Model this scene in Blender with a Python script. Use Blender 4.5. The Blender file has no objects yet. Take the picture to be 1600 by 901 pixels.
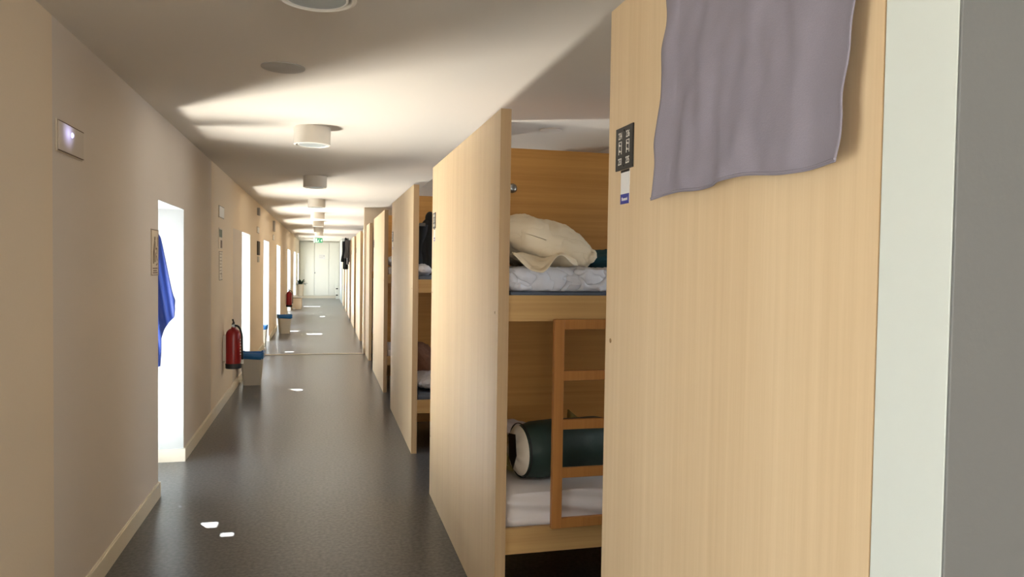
import bpy, bmesh, math, random
from mathutils import Vector, Matrix, noise
random.seed(7)
S = bpy.context.scene
COL = S.collection
PI = math.pi

# ------------------------------------------------------------------ camera
F_PX, YAW, PITCH, ROLL = 1151.776, 0.2502628, 0.0308885, 0.0147987
EYE = 1.55
cam_d = bpy.data.cameras.new('camera'); cam = bpy.data.objects.new('camera', cam_d); COL.objects.link(cam)
cam_d.sensor_width = 36.0; cam_d.lens = F_PX * 36.0 / 1600.0; cam_d.clip_start = 0.02; cam_d.clip_end = 200
fwd = Vector((math.sin(YAW)*math.cos(PITCH), math.cos(YAW)*math.cos(PITCH), -math.sin(PITCH)))
rt = Vector((math.cos(YAW), -math.sin(YAW), 0)); up = rt.cross(fwd)
c_, s_ = math.cos(ROLL), math.sin(ROLL)
rt2 = rt*c_ + up*s_; up2 = up*c_ - rt*s_
M3 = Matrix((rt2, up2, -fwd)).transposed()
cam.matrix_world = Matrix.Translation((0, 0, EYE)) @ M3.to_4x4()
S.camera = cam

# ------------------------------------------------------------------ view, world, lights
S.view_settings.view_transform = 'Standard'; S.view_settings.look = 'None'
S.view_settings.gamma = 1.0; S.view_settings.exposure = 0.38
try: S.view_settings.use_curve_mapping = False
except Exception: pass
w = bpy.data.worlds.new('sky'); S.world = w; w.use_nodes = True
w.node_tree.nodes['Background'].inputs[0].default_value = (0.80, 0.90, 1.0, 1)
w.node_tree.nodes['Background'].inputs[1].default_value = 3.0

WALL_X, PAN_X, CEIL, PAN_H = -1.043, 0.702, 2.507, 2.196
GLASS_X = -1.40
# left-hand window niches (y0, y1); their daylight is an area lamp just outside the glass
WINS = [(-2.6, -1.6), (0.25, 1.20), (5.21, 6.12), (10.26, 11.40), (13.87, 15.20), (17.66, 19.1), (22.88, 24.7), (27.4, 29.6), (31.5, 32.9)]  # first niche is unseen, added to lift the light near the camera
WIN_H = 1.946

def area(name, loc, tgt, sx, sy, power, col, spread=180):
    l = bpy.data.lights.new(name, 'AREA'); l.shape = 'RECTANGLE'; l.size = sx; l.size_y = sy
    l.energy = power; l.color = col; l.spread = math.radians(spread)
    o = bpy.data.objects.new(name, l); COL.objects.link(o); o.location = loc
    d = (Vector(tgt) - Vector(loc)).normalized()
    o.rotation_euler = d.to_track_quat('-Z', 'Y').to_euler()
    return o
SKY_W = 60.0; GROUND_W = 80.0
for i, (a, b) in enumerate(WINS):
    m = (a+b)/2; wd = b-a; h = WIN_H
    area('daylight_lamp', (GLASS_X-0.16, m, 1.0), (0.6, m, 0.75), wd, 1.8, SKY_W*wd*((.8, .14, .38, .36, .9, .8, .75, .5, .36)[i]), (0.91, 0.94, 1.0))
    # sun bounced from the sunlit sill just outside the glass, up to the ceiling
    if i > 1: area('sill_bounce_lamp', (GLASS_X-0.12, b-0.30, 0.05), (0.35, a-1.1, 2.5), 0.16, 0.40, GROUND_W*(.85 if i < 4 else .9 if i < 7 else .4), (1.0, 0.92, 0.82), 92)
sun_l = bpy.data.lights.new('sun', 'SUN'); sun_l.energy = 170.0; sun_l.angle = math.radians(0.12); sun_l.color = (1.0, 0.96, 0.9)
sun = bpy.data.objects.new('sun', sun_l); COL.objects.link(sun)
SUN_D = Vector((1.0, -1.7, -1.0)).normalized()        # light travels this way
sun.rotation_euler = SUN_D.to_track_quat('-Z', 'Y').to_euler()
# unseen windows added for fill light, behind the camera and beyond the beds
FILL_WIN = (-0.75, 1.35, 0.85, 2.25)
area('back_fill_lamp', (0.3, -3.26, 1.55), (0.3, 2.0, 1.35), 2.0, 1.35, 95.0, (1.0, 0.88, 0.77))
RW = [(1.92, 2.82), (5.02, 5.88), (8.05, 8.85)]
for a, b in RW:
    area('far_side_fill_lamp', (3.02, (a+b)/2, 1.55), (1.0, (a+b)/2, 1.9), b-a, .9, 12.0 if a > 3 else 5.0, (0.80, 0.88, 1.0) if a > 3 else (1.0, .93, .84))

# ------------------------------------------------------------------ materials
def nm(name):
    m = bpy.data.materials.new(name); m.use_nodes = True
    return m, m.node_tree, m.node_tree.nodes['Principled BSDF']
def srgb(r, g, b):
    f = lambda c: (c/255/12.92) if c/255 <= 0.04045 else ((c/255+0.055)/1.055)**2.4
    return (f(r), f(g), f(b), 1)
def plain(name, col, rough=.6, metal=0, bump=0.0, bscale=60, var=0.06, spec=.5, emit=None, sheen=0):
    m, t, p = nm(name)
    p.inputs['Roughness'].default_value = rough; p.inputs['Metallic'].default_value = metal
    p.inputs['Specular IOR Level'].default_value = spec
    if sheen: p.inputs['Sheen Weight'].default_value = sheen
    N = t.nodes.new('ShaderNodeTexNoise'); N.inputs['Scale'].default_value = bscale; N.inputs['Detail'].default_value = 4
    tc = t.nodes.new('ShaderNodeTexCoord'); t.links.new(tc.outputs['Object'], N.inputs['Vector'])
    mx = t.nodes.new('ShaderNodeMix'); mx.data_type = 'RGBA'
    mx.inputs[6].default_value = tuple(c*(1-var) for c in col[:3])+(1,); mx.inputs[7].default_value = tuple(min(1, c*(1+var)) for c in col[:3])+(1,)
    t.links.new(N.outputs[0], mx.inputs[0]); t.links.new(mx.outputs[2], p.inputs['Base Color'])
    if bump:
        B = t.nodes.new('ShaderNodeBump'); B.inputs['Strength'].default_value = bump; B.inputs['Distance'].default_value = .01
        t.links.new(N.outputs[0], B.inputs['Height']); t.links.new(B.outputs[0], p.inputs['Normal'])
    if emit:
        p.inputs['Emission Color'].default_value = emit[0]; p.inputs['Emission Strength'].default_value = emit[1]
    return m
def wood(name, light, dark, axis='Z', fine=60, rough=.45, contrast=1.0):
    m, t, p = nm(name); p.inputs['Roughness'].default_value = rough; p.inputs['Specular IOR Level'].default_value = .35
    tc = t.nodes.new('ShaderNodeTexCoord'); 
    def mapped(s_along, s_across):
        mp = t.nodes.new('ShaderNodeMapping')
        sc = [s_across]*3; sc['XYZ'.index(axis)] = s_along
        mp.inputs['Scale'].default_value = sc; t.links.new(tc.outputs['Object'], mp.inputs['Vector']); return mp
    n1 = t.nodes.new('ShaderNodeTexNoise'); n1.inputs['Scale'].default_value = 1; n1.inputs['Detail'].default_value = 3
    t.links.new(mapped(.8, fine).outputs[0], n1.inputs['Vector'])
    n2 = t.nodes.new('ShaderNodeTexNoise'); n2.inputs['Scale'].default_value = 1; n2.inputs['Detail'].default_value = 3; n2.inputs['Distortion'].default_value = .6
    t.links.new(mapped(.35, fine*.13).outputs[0], n2.inputs['Vector'])
    n3 = t.nodes.new('ShaderNodeTexNoise'); n3.inputs['Scale'].default_value = 1; n3.inputs['Detail'].default_value = 2
    t.links.new(mapped(9, fine*5).outputs[0], n3.inputs['Vector'])
    ad = t.nodes.new('ShaderNodeMath'); ad.operation = 'MULTIPLY_ADD'; ad.inputs[1].default_value = .45
    t.links.new(n1.outputs[0], ad.inputs[0])
    m2 = t.nodes.new('ShaderNodeMath'); m2.operation = 'MULTIPLY_ADD'; m2.inputs[1].default_value = .4
    t.links.new(n2.outputs[0], m2.inputs[0])
    m3 = t.nodes.new('ShaderNodeMath'); m3.operation = 'MULTIPLY'; m3.inputs[1].default_value = .15; t.links.new(n3.outputs[0], m3.inputs[0])
    t.links.new(m3.outputs[0], m2.inputs[2]); t.links.new(m2.outputs[0], ad.inputs[2])
    mr = t.nodes.new('ShaderNodeMapRange'); mr.inputs[1].default_value = .5-.2/contrast; mr.inputs[2].default_value = .5+.2/contrast
    t.links.new(ad.outputs[0], mr.inputs[0])
    mx = t.nodes.new('ShaderNodeMix'); mx.data_type = 'RGBA'; mx.inputs[6].default_value = dark; mx.inputs[7].default_value = light
    t.links.new(mr.outputs[0], mx.inputs[0]); t.links.new(mx.outputs[2], p.inputs['Base Color'])
    B = t.nodes.new('ShaderNodeBump'); B.inputs['Strength'].default_value = .06; B.inputs['Distance'].default_value = .003
    t.links.new(ad.outputs[0], B.inputs['Height']); t.links.new(B.outputs[0], p.inputs['Normal'])
    return m
M = {}
M['wall'] = plain('wall_plaster_grey_beige', srgb(210, 199, 187), .75, bump=.05, bscale=90, var=.012)
M['wall_warm'] = plain('wall_plaster_cream', srgb(223, 205, 179), .75, bump=.05, bscale=90, var=.012)
M['jamb'] = plain('niche_white_paint', srgb(184, 186, 184), .6, bump=.03, bscale=90, var=.01)
M['ceil'] = plain('ceiling_paint', srgb(214, 205, 192), .85, bump=.04, bscale=60, var=.01)
M['shadewall'] = plain('partition_shaded_face', srgb(106, 106, 102), .6, bump=.04, bscale=120, var=.02)  # camera-facing side of the white partition, its shade put into the colour
M['whitewall'] = plain('white_partition_paint', srgb(208, 212, 203), .5, bump=.02, bscale=60, var=.01)
M['base'] = plain('skirting_paint', srgb(222, 212, 192), .45, var=.02)
M['farwall'] = plain('far_door_white', srgb(228, 226, 214), .5, var=.01)
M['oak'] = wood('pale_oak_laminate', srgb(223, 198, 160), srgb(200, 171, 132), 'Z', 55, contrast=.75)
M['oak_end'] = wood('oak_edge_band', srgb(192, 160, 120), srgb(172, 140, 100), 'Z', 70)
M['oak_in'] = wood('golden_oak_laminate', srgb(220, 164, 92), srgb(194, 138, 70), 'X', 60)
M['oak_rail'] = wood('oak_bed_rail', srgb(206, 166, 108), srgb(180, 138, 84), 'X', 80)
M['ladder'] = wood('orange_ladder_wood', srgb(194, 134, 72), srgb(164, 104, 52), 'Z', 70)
M['white'] = plain('white_plastic', srgb(228, 226, 218), .4, var=.01)
M['lampwhite'] = plain('luminaire_white', srgb(222, 214, 200), .45, var=.01)
M['lens'] = plain('luminaire_lens', srgb(176, 180, 176), .2, var=.05)
M['disc'] = plain('speaker_disc_grey', srgb(176, 170, 160), .7, var=.02)
M['glow'] = plain('emergency_light_diffuser', srgb(176, 164, 150), .35, var=.02)
M['led'] = plain('lit_led', srgb(220, 220, 255), .3, emit=(srgb(190, 190, 255), 2.2))
M['black'] = plain('black_plastic', srgb(28, 28, 28), .5, var=.1)
M['plate'] = plain('black_sign_plate', srgb(24, 23, 21), .35, var=.05)
M['print'] = plain('white_lettering', srgb(228, 224, 214), .5, var=.01)
M['blueprint'] = plain('blue_sticker', srgb(52, 60, 150), .4, var=.02)
M['paper'] = plain('sticker_white', srgb(224, 222, 218), .5, var=.02)
M['brown'] = plain('brown_ink', srgb(110, 88, 70), .6, var=.1)
M['acryl'] = plain('cream_sign_board', srgb(196, 180, 156), .3, var=.04)
M['greensign'] = plain('green_sign', srgb(30, 150, 100), .4, emit=(srgb(20, 150, 95), .35))
M['signwhite'] = plain('sign_white', srgb(226, 240, 230), .4, emit=(srgb(226, 240, 230), .35))
M['red'] = plain('extinguisher_red', srgb(150, 26, 28), .3, var=.05)
M['steel'] = plain('brushed_steel', srgb(170, 170, 168), .3, metal=1, var=.05)
M['bin'] = plain('bin_warm_grey', srgb(196, 188, 174), .5, var=.02)
M['liner'] = plain('blue_bin_liner', srgb(36, 100, 160), .35, bump=.3, bscale=20, var=.12)
M['towel'] = plain('royal_blue_towel', srgb(28, 56, 132), .9, bump=.4, bscale=220, var=.15, sheen=.3)
M['mauve'] = plain('mauve_grey_cloth', srgb(136, 129, 138), .85, bump=.12, bscale=420, var=.06, spec=.2)
M['pillow'] = plain('cream_pillow_cover', srgb(234, 216, 182), .75, bump=.15, bscale=14, var=.03)
M['cover'] = plain('crinkled_bed_cover', srgb(214, 214, 220), .3, bump=.6, bscale=34, var=.06)
def crinkle(name, col, rough, dist, sc):
    m, t, p = nm(name); p.inputs['Base Color'].default_value = col; p.inputs['Roughness'].default_value = rough
    tc = t.nodes.new('ShaderNodeTexCoord'); prev = None
    for k, (s_, d_) in enumerate(((sc, dist), (sc*2.3, dist*.5))):
        n = t.nodes.new('ShaderNodeTexNoise'); n.inputs['Scale'].default_value = s_; n.inputs['Detail'].default_value = 1; n.inputs['Distortion'].default_value = .15
        t.links.new(tc.outputs['Object'], n.inputs['Vector'])
        a = t.nodes.new('ShaderNodeMath'); a.operation = 'SUBTRACT'; a.inputs[1].default_value = .5; t.links.new(n.outputs[0], a.inputs[0])
        b = t.nodes.new('ShaderNodeMath'); b.operation = 'ABSOLUTE'; t.links.new(a.outputs[0], b.inputs[0])
        c = t.nodes.new('ShaderNodeMath'); c.operation = 'POWER'; c.inputs[1].default_value = .5; t.links.new(b.outputs[0], c.inputs[0])
        B = t.nodes.new('ShaderNodeBump'); B.invert = False; B.inputs['Strength'].default_value = .9; B.inputs['Distance'].default_value = d_
        t.links.new(c.outputs[0], B.inputs['Height'])
        if prev: t.links.new(prev.outputs[0], B.inputs['Normal'])
        prev = B
    t.links.new(prev.outputs[0], p.inputs['Normal'])
    return m
M['cover'] = crinkle('crinkled_bed_cover', srgb(216, 216, 224), .32, .03, 6)
M['pillow'] = crinkle('cream_pillow_cover', srgb(240, 224, 196), .6, .012, 5)
M['sheet'] = plain('lilac_white_sheet', srgb(226, 217, 212), .8, bump=.15, bscale=12, var=.02)
M['greymat'] = plain('blue_grey_mattress', srgb(96, 104, 118), .8, var=.05)
M['green'] = plain('dark_green_nylon', srgb(38, 56, 48), .5, bump=.2, bscale=16, var=.15)
M['rollend'] = plain('white_nylon_end', srgb(226, 214, 196), .6, bump=.3, bscale=18, var=.04)
M['teal'] = plain('dark_teal_fleece', srgb(18, 68, 78), .9, bump=.3, bscale=60, var=.2)
M['olive'] = plain('olive_strap_cloth', srgb(136, 118, 58), .85, bump=.3, bscale=40, var=.25)
M['jacket'] = plain('black_jacket_cloth', srgb(20, 22, 26), .8, bump=.3, bscale=40, var=.25)
M['greyjacket'] = plain('grey_jacket_cloth', srgb(104, 98, 94), .85, bump=.3, bscale=40, var=.1)
M['brownblanket'] = plain('brown_blanket', srgb(120, 82, 60), .9, bump=.3, bscale=40, var=.12)
M['leaf'] = plain('leaf_green', srgb(34, 72, 52), .5, var=.25)
M['ground'] = plain('outdoor_paving', srgb(118, 112, 104), .9, var=.1, bscale=4)
M['darkgap'] = plain('dark_brown_and_gap_shade', srgb(70, 62, 52), .9, var=.1)  # dark brown things, and the painted shade under the bench lid
M['plug'] = plain('oak_screw_plug', srgb(150, 116, 74), .6, var=.05)

def glow_mat():
    m, t, p = nm('backlit_diffuser'); p.inputs['Base Color'].default_value = srgb(190, 176, 160); p.inputs['Roughness'].default_value = .35
    tc = t.nodes.new('ShaderNodeTexCoord'); mp = t.nodes.new('ShaderNodeMapping'); mp.inputs['Location'].default_value = (0, .045*9, -.022*11); mp.inputs['Scale'].default_value = (0, 9, 11)
    gr = t.nodes.new('ShaderNodeTexGradient'); gr.gradient_type = 'SPHERICAL'
    pw = t.nodes.new('ShaderNodeMath'); pw.operation = 'POWER'; pw.inputs[1].default_value = 2.4
    t.links.new(tc.outputs['Object'], mp.inputs['Vector']); t.links.new(mp.outputs[0], gr.inputs[0]); t.links.new(gr.outputs[1], pw.inputs[0])
    p.inputs['Emission Color'].default_value = srgb(205, 200, 255); t.links.new(pw.outputs[0], p.inputs['Emission Strength'])
    return m
M['glow'] = glow_mat()
def glass_mat():
    m, t, p = nm('window_glass'); t.nodes.remove(p); out = t.nodes['Material Output']
    tr = t.nodes.new('ShaderNodeBsdfTransparent'); tr.inputs[0].default_value = (.95, .98, 1, 1)
    gl = t.nodes.new('ShaderNodeBsdfGlossy'); gl.inputs['Roughness'].default_value = .02
    fr = t.nodes.new('ShaderNodeFresnel'); ge = t.nodes.new('ShaderNodeNewGeometry'); io = t.nodes.new('ShaderNodeMapRange')
    io.inputs[3].default_value = 1.45; io.inputs[4].default_value = 1/1.45    # same reflectance on both faces of the thin pane
    t.links.new(ge.outputs['Backfacing'], io.inputs[0]); t.links.new(io.outputs[0], fr.inputs[0])
    mx = t.nodes.new('ShaderNodeMixShader'); t.links.new(fr.outputs[0], mx.inputs[0]); t.links.new(tr.outputs[0], mx.inputs[1]); t.links.new(gl.outputs[0], mx.inputs[2])
    t.links.new(mx.outputs[0], out.inputs['Surface'])
    return m
M['glass'] = glass_mat()
def floor_mat():
    m, t, p = nm('dark_linoleum')
    tc = t.nodes.new('ShaderNodeTexCoord')
    n1 = t.nodes.new('ShaderNodeTexNoise'); n1.inputs['Scale'].default_value = 48; n1.inputs['Detail'].default_value = 5; n1.inputs['Distortion'].default_value = 0
    n2 = t.nodes.new('ShaderNodeTexNoise'); n2.inputs['Scale'].default_value = 1.6; n2.inputs['Detail'].default_value = 5
    n3 = t.nodes.new('ShaderNodeTexNoise'); n3.inputs['Scale'].default_value = 7; n3.inputs['Detail'].default_value = 4; n3.inputs['Distortion'].default_value = .5
    for n in (n1, n2, n3): t.links.new(tc.outputs['Object'], n.inputs['Vector'])
    r = t.nodes.new('ShaderNodeValToRGB'); r.color_ramp.elements[0].position = .3; r.color_ramp.elements[1].position = .7
    r.color_ramp.elements[0].color = srgb(48, 49, 52); r.color_ramp.elements[1].color = srgb(96, 94, 92)
    t.links.new(n1.outputs[0], r.inputs[0]); t.links.new(r.outputs[0], p.inputs['Base Color'])
    mr = t.nodes.new('ShaderNodeMapRange'); mr.inputs[1].default_value = 0; mr.inputs[2].default_value = 1; mr.inputs[3].default_value = .24; mr.inputs[4].default_value = .34
    t.nodes.remove(mr); p.inputs['Roughness'].default_value = .28
    p.inputs['Specular IOR Level'].default_value = .55
    b = t.nodes.new('ShaderNodeBump'); b.inputs['Strength'].default_value = 0.0; b.inputs['Distance'].default_value = .0005
    t.links.new(n3.outputs[0], b.inputs['Height']); 
    b2 = t.nodes.new('ShaderNodeBump'); b2.inputs['Strength'].default_value = .10; b2.inputs['Distance'].default_value = .0005
    t.links.new(n1.outputs[0], b2.inputs['Height']); t.links.new(b.outputs[0], b2.inputs['Normal']); t.links.new(b2.outputs[0], p.inputs['Normal'])
    return m
M['floor'] = floor_mat()

# ------------------------------------------------------------------ helpers
class MB:
    def __init__(s): s.v = []; s.f = []; s.m = []
    def _add(s, vs, fs, mi=0):
        o = len(s.v); s.v += [tuple(v) for v in vs]; s.f += [tuple(i+o for i in f) for f in fs]; s.m += [mi]*len(fs)
    def box(s, a, b, mi=0):
        x0, y0, z0 = [min(p, q) for p, q in zip(a, b)]; x1, y1, z1 = [max(p, q) for p, q in zip(a, b)]
        s._add([(x0,y0,z0),(x1,y0,z0),(x1,y1,z0),(x0,y1,z0),(x0,y0,z1),(x1,y0,z1),(x1,y1,z1),(x0,y1,z1)],
               [(0,3,2,1),(4,5,6,7),(0,1,5,4),(1,2,6,5),(2,3,7,6),(3,0,4,7)], mi); return s
    def prism(s, pts, z0, z1, mi=0):
        n = len(pts); s._add([(x,y,z0) for x,y in pts]+[(x,y,z1) for x,y in pts],
            [tuple(range(n-1,-1,-1)), tuple(range(n,2*n))]+[(i,(i+1)%n,(i+1)%n+n,i+n) for i in range(n)], mi); return s
    def lathe(s, prof, c=(0,0,0), axis='Z', n=32, mi=0, cap=True):
        vs = []; fs = []
        for r, h in prof:
            for k in range(n):
                a = 2*PI*k/n; p = (r*math.cos(a), r*math.sin(a), h)
                if axis == 'X': p = (p[2], p[0], p[1])
                if axis == 'Y': p = (p[1], p[2], p[0])
                vs.append((p[0]+c[0], p[1]+c[1], p[2]+c[2]))
        for j in range(len(prof)-1):
            for k in range(n):
                k2 = (k+1) % n; fs.append((j*n+k, j*n+k2, (j+1)*n+k2, (j+1)*n+k))
        if cap:
            fs.append(tuple(range(n-1,-1,-1))); fs.append(tuple((len(prof)-1)*n+k for k in range(n)))
        s._add(vs, fs, mi); return s
    def tube(s, pts, r, n=8, mi=0):
        pts = [Vector(p) for p in pts]; vs = []; fs = []; prev = None
        for i, p in enumerate(pts):
            d = (pts[min(i+1, len(pts)-1)] - pts[max(i-1, 0)]).normalized()
            if prev is None: u = d.orthogonal().normalized()
            else: u = (prev - d*prev.dot(d)).normalized()
            prev = u; w_ = d.cross(u); rr = r[i] if isinstance(r, (list, tuple)) else r
            for k in range(n):
                a = 2*PI*k/n; vs.append(p + (u*math.cos(a)+w_*math.sin(a))*rr)
        for i in range(len(pts)-1):
            for k in range(n):
                k2 = (k+1) % n; fs.append((i*n+k, i*n+k2, (i+1)*n+k2, (i+1)*n+k))
        fs.append(tuple(range(n-1,-1,-1))); fs.append(tuple((len(pts)-1)*n+k for k in range(n)))
        s._add(vs, fs, mi); return s
    def grid(s, fn, nu, nv, mi=0, wrap=False):
        vs = [fn(i/nu, j/nv) for j in range(nv+1) for i in range(nu+1)]
        s._add(vs, [(j*(nu+1)+i, j*(nu+1)+i+1, (j+1)*(nu+1)+i+1, (j+1)*(nu+1)+i) for j in range(nv) for i in range(nu)], mi); return s
    def build(s, name, mats, parent=None, loc=None, smooth=False, bevel=0, solid=0, subsurf=0):
        me = bpy.data.meshes.new(name); me.from_pydata(s.v, [], s.f)
        if not isinstance(mats, (list, tuple)): mats = [mats]
        for m in mats: me.materials.append(M[m])
        for p, mi in zip(me.polygons, s.m): p.material_index = mi; p.use_smooth = smooth
        bm = bmesh.new(); bm.from_mesh(me); bmesh.ops.recalc_face_normals(bm, faces=bm.faces); bm.to_mesh(me); bm.free()
        me.update()
        o = bpy.data.objects.new(name, me); COL.objects.link(o)
        if parent: o.parent = parent
        if loc: o.location = loc
        if solid:
            md = o.modifiers.new('solid', 'SOLIDIFY'); md.thickness = solid; md.offset = 0
        if subsurf:
            md = o.modifiers.new('sub', 'SUBSURF'); md.levels = md.render_levels = subsurf
        if bevel:
            md = o.modifiers.new('bevel', 'BEVEL'); md.width = bevel; md.segments = 2; md.limit_method = 'ANGLE'
        if smooth:
            try: me.set_sharp_from_angle(angle=math.radians(40))
            except Exception: pass
        return o
def box(name, a, b, mat, parent=None, bevel=0): return MB().box(a, b).build(name, mat, parent, bevel=bevel)
def tag(o, label=None, cat=None, group=None, kind=None):
    if label: o['label'] = label
    if cat: o['category'] = cat
    if group: o['group'] = group
    if kind: o['kind'] = kind
    return o
def empty(name, loc, label, cat, group=None, rz=0):
    o = bpy.data.objects.new(name, None); COL.objects.link(o); o.location = loc; o.rotation_euler.z = rz; o.empty_display_size = .1
    return tag(o, label, cat, group)
KIDS = {}
def dup(o, loc=None, label=None, parent=None):
    c = o.copy(); COL.objects.link(c)
    if parent: c.parent = parent
    if loc: c.location = loc
    if label: c['label'] = label
    for ch in list(o.children): dup(ch, parent=c)
    return c
def struct(o): o['kind'] = 'structure'; return o
def nz(x, y, z, s=1.0): return noise.noise(Vector((x*s, y*s, z*s)))

# ------------------------------------------------------------------ the shell
struct(box('floor', (-1.46, -3.1, -0.12), (3.2, 33.7, 0.0), 'floor'))
struct(MB().box((-9, -4, -0.3), (-1.46, 40, -0.13)).box((3.2, -4, -0.3), (9, 36, -0.13)).build('ground', 'ground'))
cb = MB()
cb.box((-1.46, -3.1, CEIL), (1.17, 33.7, 2.66))
cb.prism([(1.17, -3.1), (3.2, -3.1), (3.2, 3.97), (1.17, 4.80)], CEIL, 2.66)
cb.box((1.17, 9.2, CEIL), (3.2, 33.7, 2.66))
cb.box((1.10, 3.9, 2.76), (3.2, 9.3, 2.86))
struct(cb.build('ceiling', 'ceil'))
struct(MB().box((1.10, 3.9, 2.66), (1.17, 9.3, 2.76)).box((1.17, 9.2, 2.66), (3.2, 9.3, 2.76)).box((1.17, 3.9, 2.66), (3.2, 3.97, 2.76)).build('trim_1', 'ceil'))

# left wall: grey-beige and cream stretches set by position, white niches
wl = MB(); OX = -1.46
cuts = [-3.1, 3.29, 7.54, 9.28, 33.6]
def wall_tone(y): return 1 if (y < 3.29 or 7.54 < y < 9.28 or y > 11.9) else 0
edges = [-3.1] + [e for ab in WINS for e in ab] + [33.7]
for k in range(0, len(edges), 2):
    y0, y1 = edges[k], edges[k+1]
    ys = [y0] + [c for c in cuts if y0 < c < y1] + [y1]
    for a, b in zip(ys[:-1], ys[1:]):
        wl.box((OX, a, 0), (WALL_X, b, WIN_H), wall_tone((a+b)/2))
ys = cuts[:]
for a, b in zip(ys[:-1], ys[1:]):
    wl.box((OX, a, WIN_H), (WALL_X, b, CEIL), wall_tone((a+b)/2))
struct(wl.build('wall_left', ['wall', 'wall_warm']))
for i, (a, b) in enumerate(WINS):
    fr = bpy.data.objects.new('window_%d' % (i+1), None); COL.objects.link(fr); fr.location = (GLASS_X, (a+b)/2, 0); fr['kind'] = 'structure'
    h = (b-a)/2; t_ = .004; d0 = OX - GLASS_X + .0; d1 = WALL_X - GLASS_X - .001
    lin = MB().box((d0, -h, 0), (d1, -h+t_, WIN_H)).box((d0, h-t_, 0), (d1, h, WIN_H)).box((d0, -h, WIN_H-t_), (d1, h, WIN_H))
    lin.build('jamb_lining', 'jamb', fr)
    f = MB().box((-.03, -h+t_, 0.0), (.03, -h+.06, WIN_H-t_)).box((-.03, h-.06, 0), (.03, h-t_, WIN_H-t_))
    f.box((-.03, -h+.06, 0), (.03, h-.06, .08)).box((-.03, -h+.06, WIN_H-.07), (.03, h-.06, WIN_H-t_))
    f.build('window_frame', 'white', fr, bevel=.004)
    box('window_pane', (-.006, -h+.06, .08), (.006, h-.06, WIN_H-.07), 'glass', fr)
    hd = MB().box((.03, -h+.02, 1.0), (.05, -h+.045, 1.14)).box((.05, -h+.025, 1.06), (.065, -h+.14, 1.08)); hd.build('window_handle', 'steel', fr, bevel=.003)
    box('window_sill', (-.26, -h+.002, -.05), (-.03, h-.002, 0.010), 'jamb', fr)
# skirting board along the left wall and round into the niches
bl = MB(); BH = .098
for k in range(0, len(edges), 2):
    y0, y1 = edges[k], edges[k+1]
    if k and y0 < 33: bl.box((GLASS_X+.03, y0-.0, 0), (WALL_X+.013, y0-.0-.013+.0, BH)) if False else None
    bl.box((WALL_X, y0, 0), (WALL_X+.014, y1, BH))
    bl.box((WALL_X, y0, 0), (WALL_X+.007, y1, BH+.006))
for a, b in WINS:
    bl.box((GLASS_X+.03, a+.004, 0), (WALL_X+.014, a+.016, BH)); bl.box((GLASS_X+.03, b-.016, 0), (WALL_X+.014, b-.004, BH))
struct(bl.build('baseboard_left', 'base'))

# near partition on the right (white edge, face with its shade put into a grey colour), and room behind the camera
struct(MB().box((PAN_X, .696, 0), (3.2, .700, CEIL), 1).box((PAN_X, .700, 0), (3.2, .815, CEIL), 0).build('wall_near_right', ['whitewall', 'shadewall'], bevel=.0015))
x0, x1, z0, z1 = FILL_WIN
struct(MB().box((-1.46, -3.2, 0), (x0, -3.1, 2.7)).box((x1, -3.2, 0), (3.2, -3.1, 2.7)).box((x0, -3.2, 0), (x1, -3.1, z0)).box((x0, -3.2, z1), (x1, -3.1, 2.7)).build('wall_back', 'wall'))
fr = bpy.data.objects.new('window_13', None); COL.objects.link(fr); fr.location = (0, -3.12, 0); fr['kind'] = 'structure'  # unseen back window, added as the opening for a fill lamp
MB().box((x0, -.02, z0), (x0+.05, .02, z1)).box((x1-.05, -.02, z0), (x1, .02, z1)).box((x0, -.02, z0), (x1, .02, z0+.05)).box((x0, -.02, z1-.05), (x1, .02, z1)).build('window_frame', 'white', fr)
box('window_pane', (x0+.05, -.005, z0+.05), (x1-.05, .005, z1-.05), 'glass', fr)
rwm = MB(); e2 = [-3.1] + [e for ab in RW for e in ab] + [33.7]
for k in range(0, len(e2), 2): rwm.box((2.80, e2[k], 0), (3.0, e2[k+1], 2.76))
for a, b in RW: rwm.box((2.80, a, 0), (3.0, b, 1.0)).box((2.80, a, 2.1), (3.0, b, 2.76))
struct(rwm.build('wall_right', 'wall'))
for i, (a, b) in enumerate(RW):
    fr = bpy.data.objects.new('window_%d' % (i+10), None); COL.objects.link(fr); fr.location = (2.9, (a+b)/2, 1.0); fr['kind'] = 'structure'; h = (b-a)/2  # unseen side windows, added to let fill light into the bays
    MB().box((-.03, -h, 0), (.03, -h+.05, 1.1)).box((-.03, h-.05, 0), (.03, h, 1.1)).box((-.03, -h+.05, 0), (.03, h-.05, .05)).box((-.03, -h+.05, 1.05), (.03, h-.05, 1.1)).build('window_frame', 'white', fr)
    box('window_pane', (-.005, -h+.05, .05), (.005, h-.05, 1.05), 'glass', fr)
# cross wall at the threshold
struct(MB().box((.665, 12.87, 0), (2.8, 12.99, CEIL)).build('wall_cross', 'wall_warm', bevel=.002))
struct(MB().box((WALL_X+.02, 12.86, 0), (.665, 12.90, .012)).build('trim_2', 'base', bevel=.003))
struct(MB().box((.655, 12.84, 0), (.668, 12.87, .10)).build('trim_3', 'base', bevel=.002))
# right-hand white wall near the far end
struct(box('wall_far_right', (.675, 29.3, 0), (2.8, 33.5, CEIL), 'whitewall'))
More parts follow.
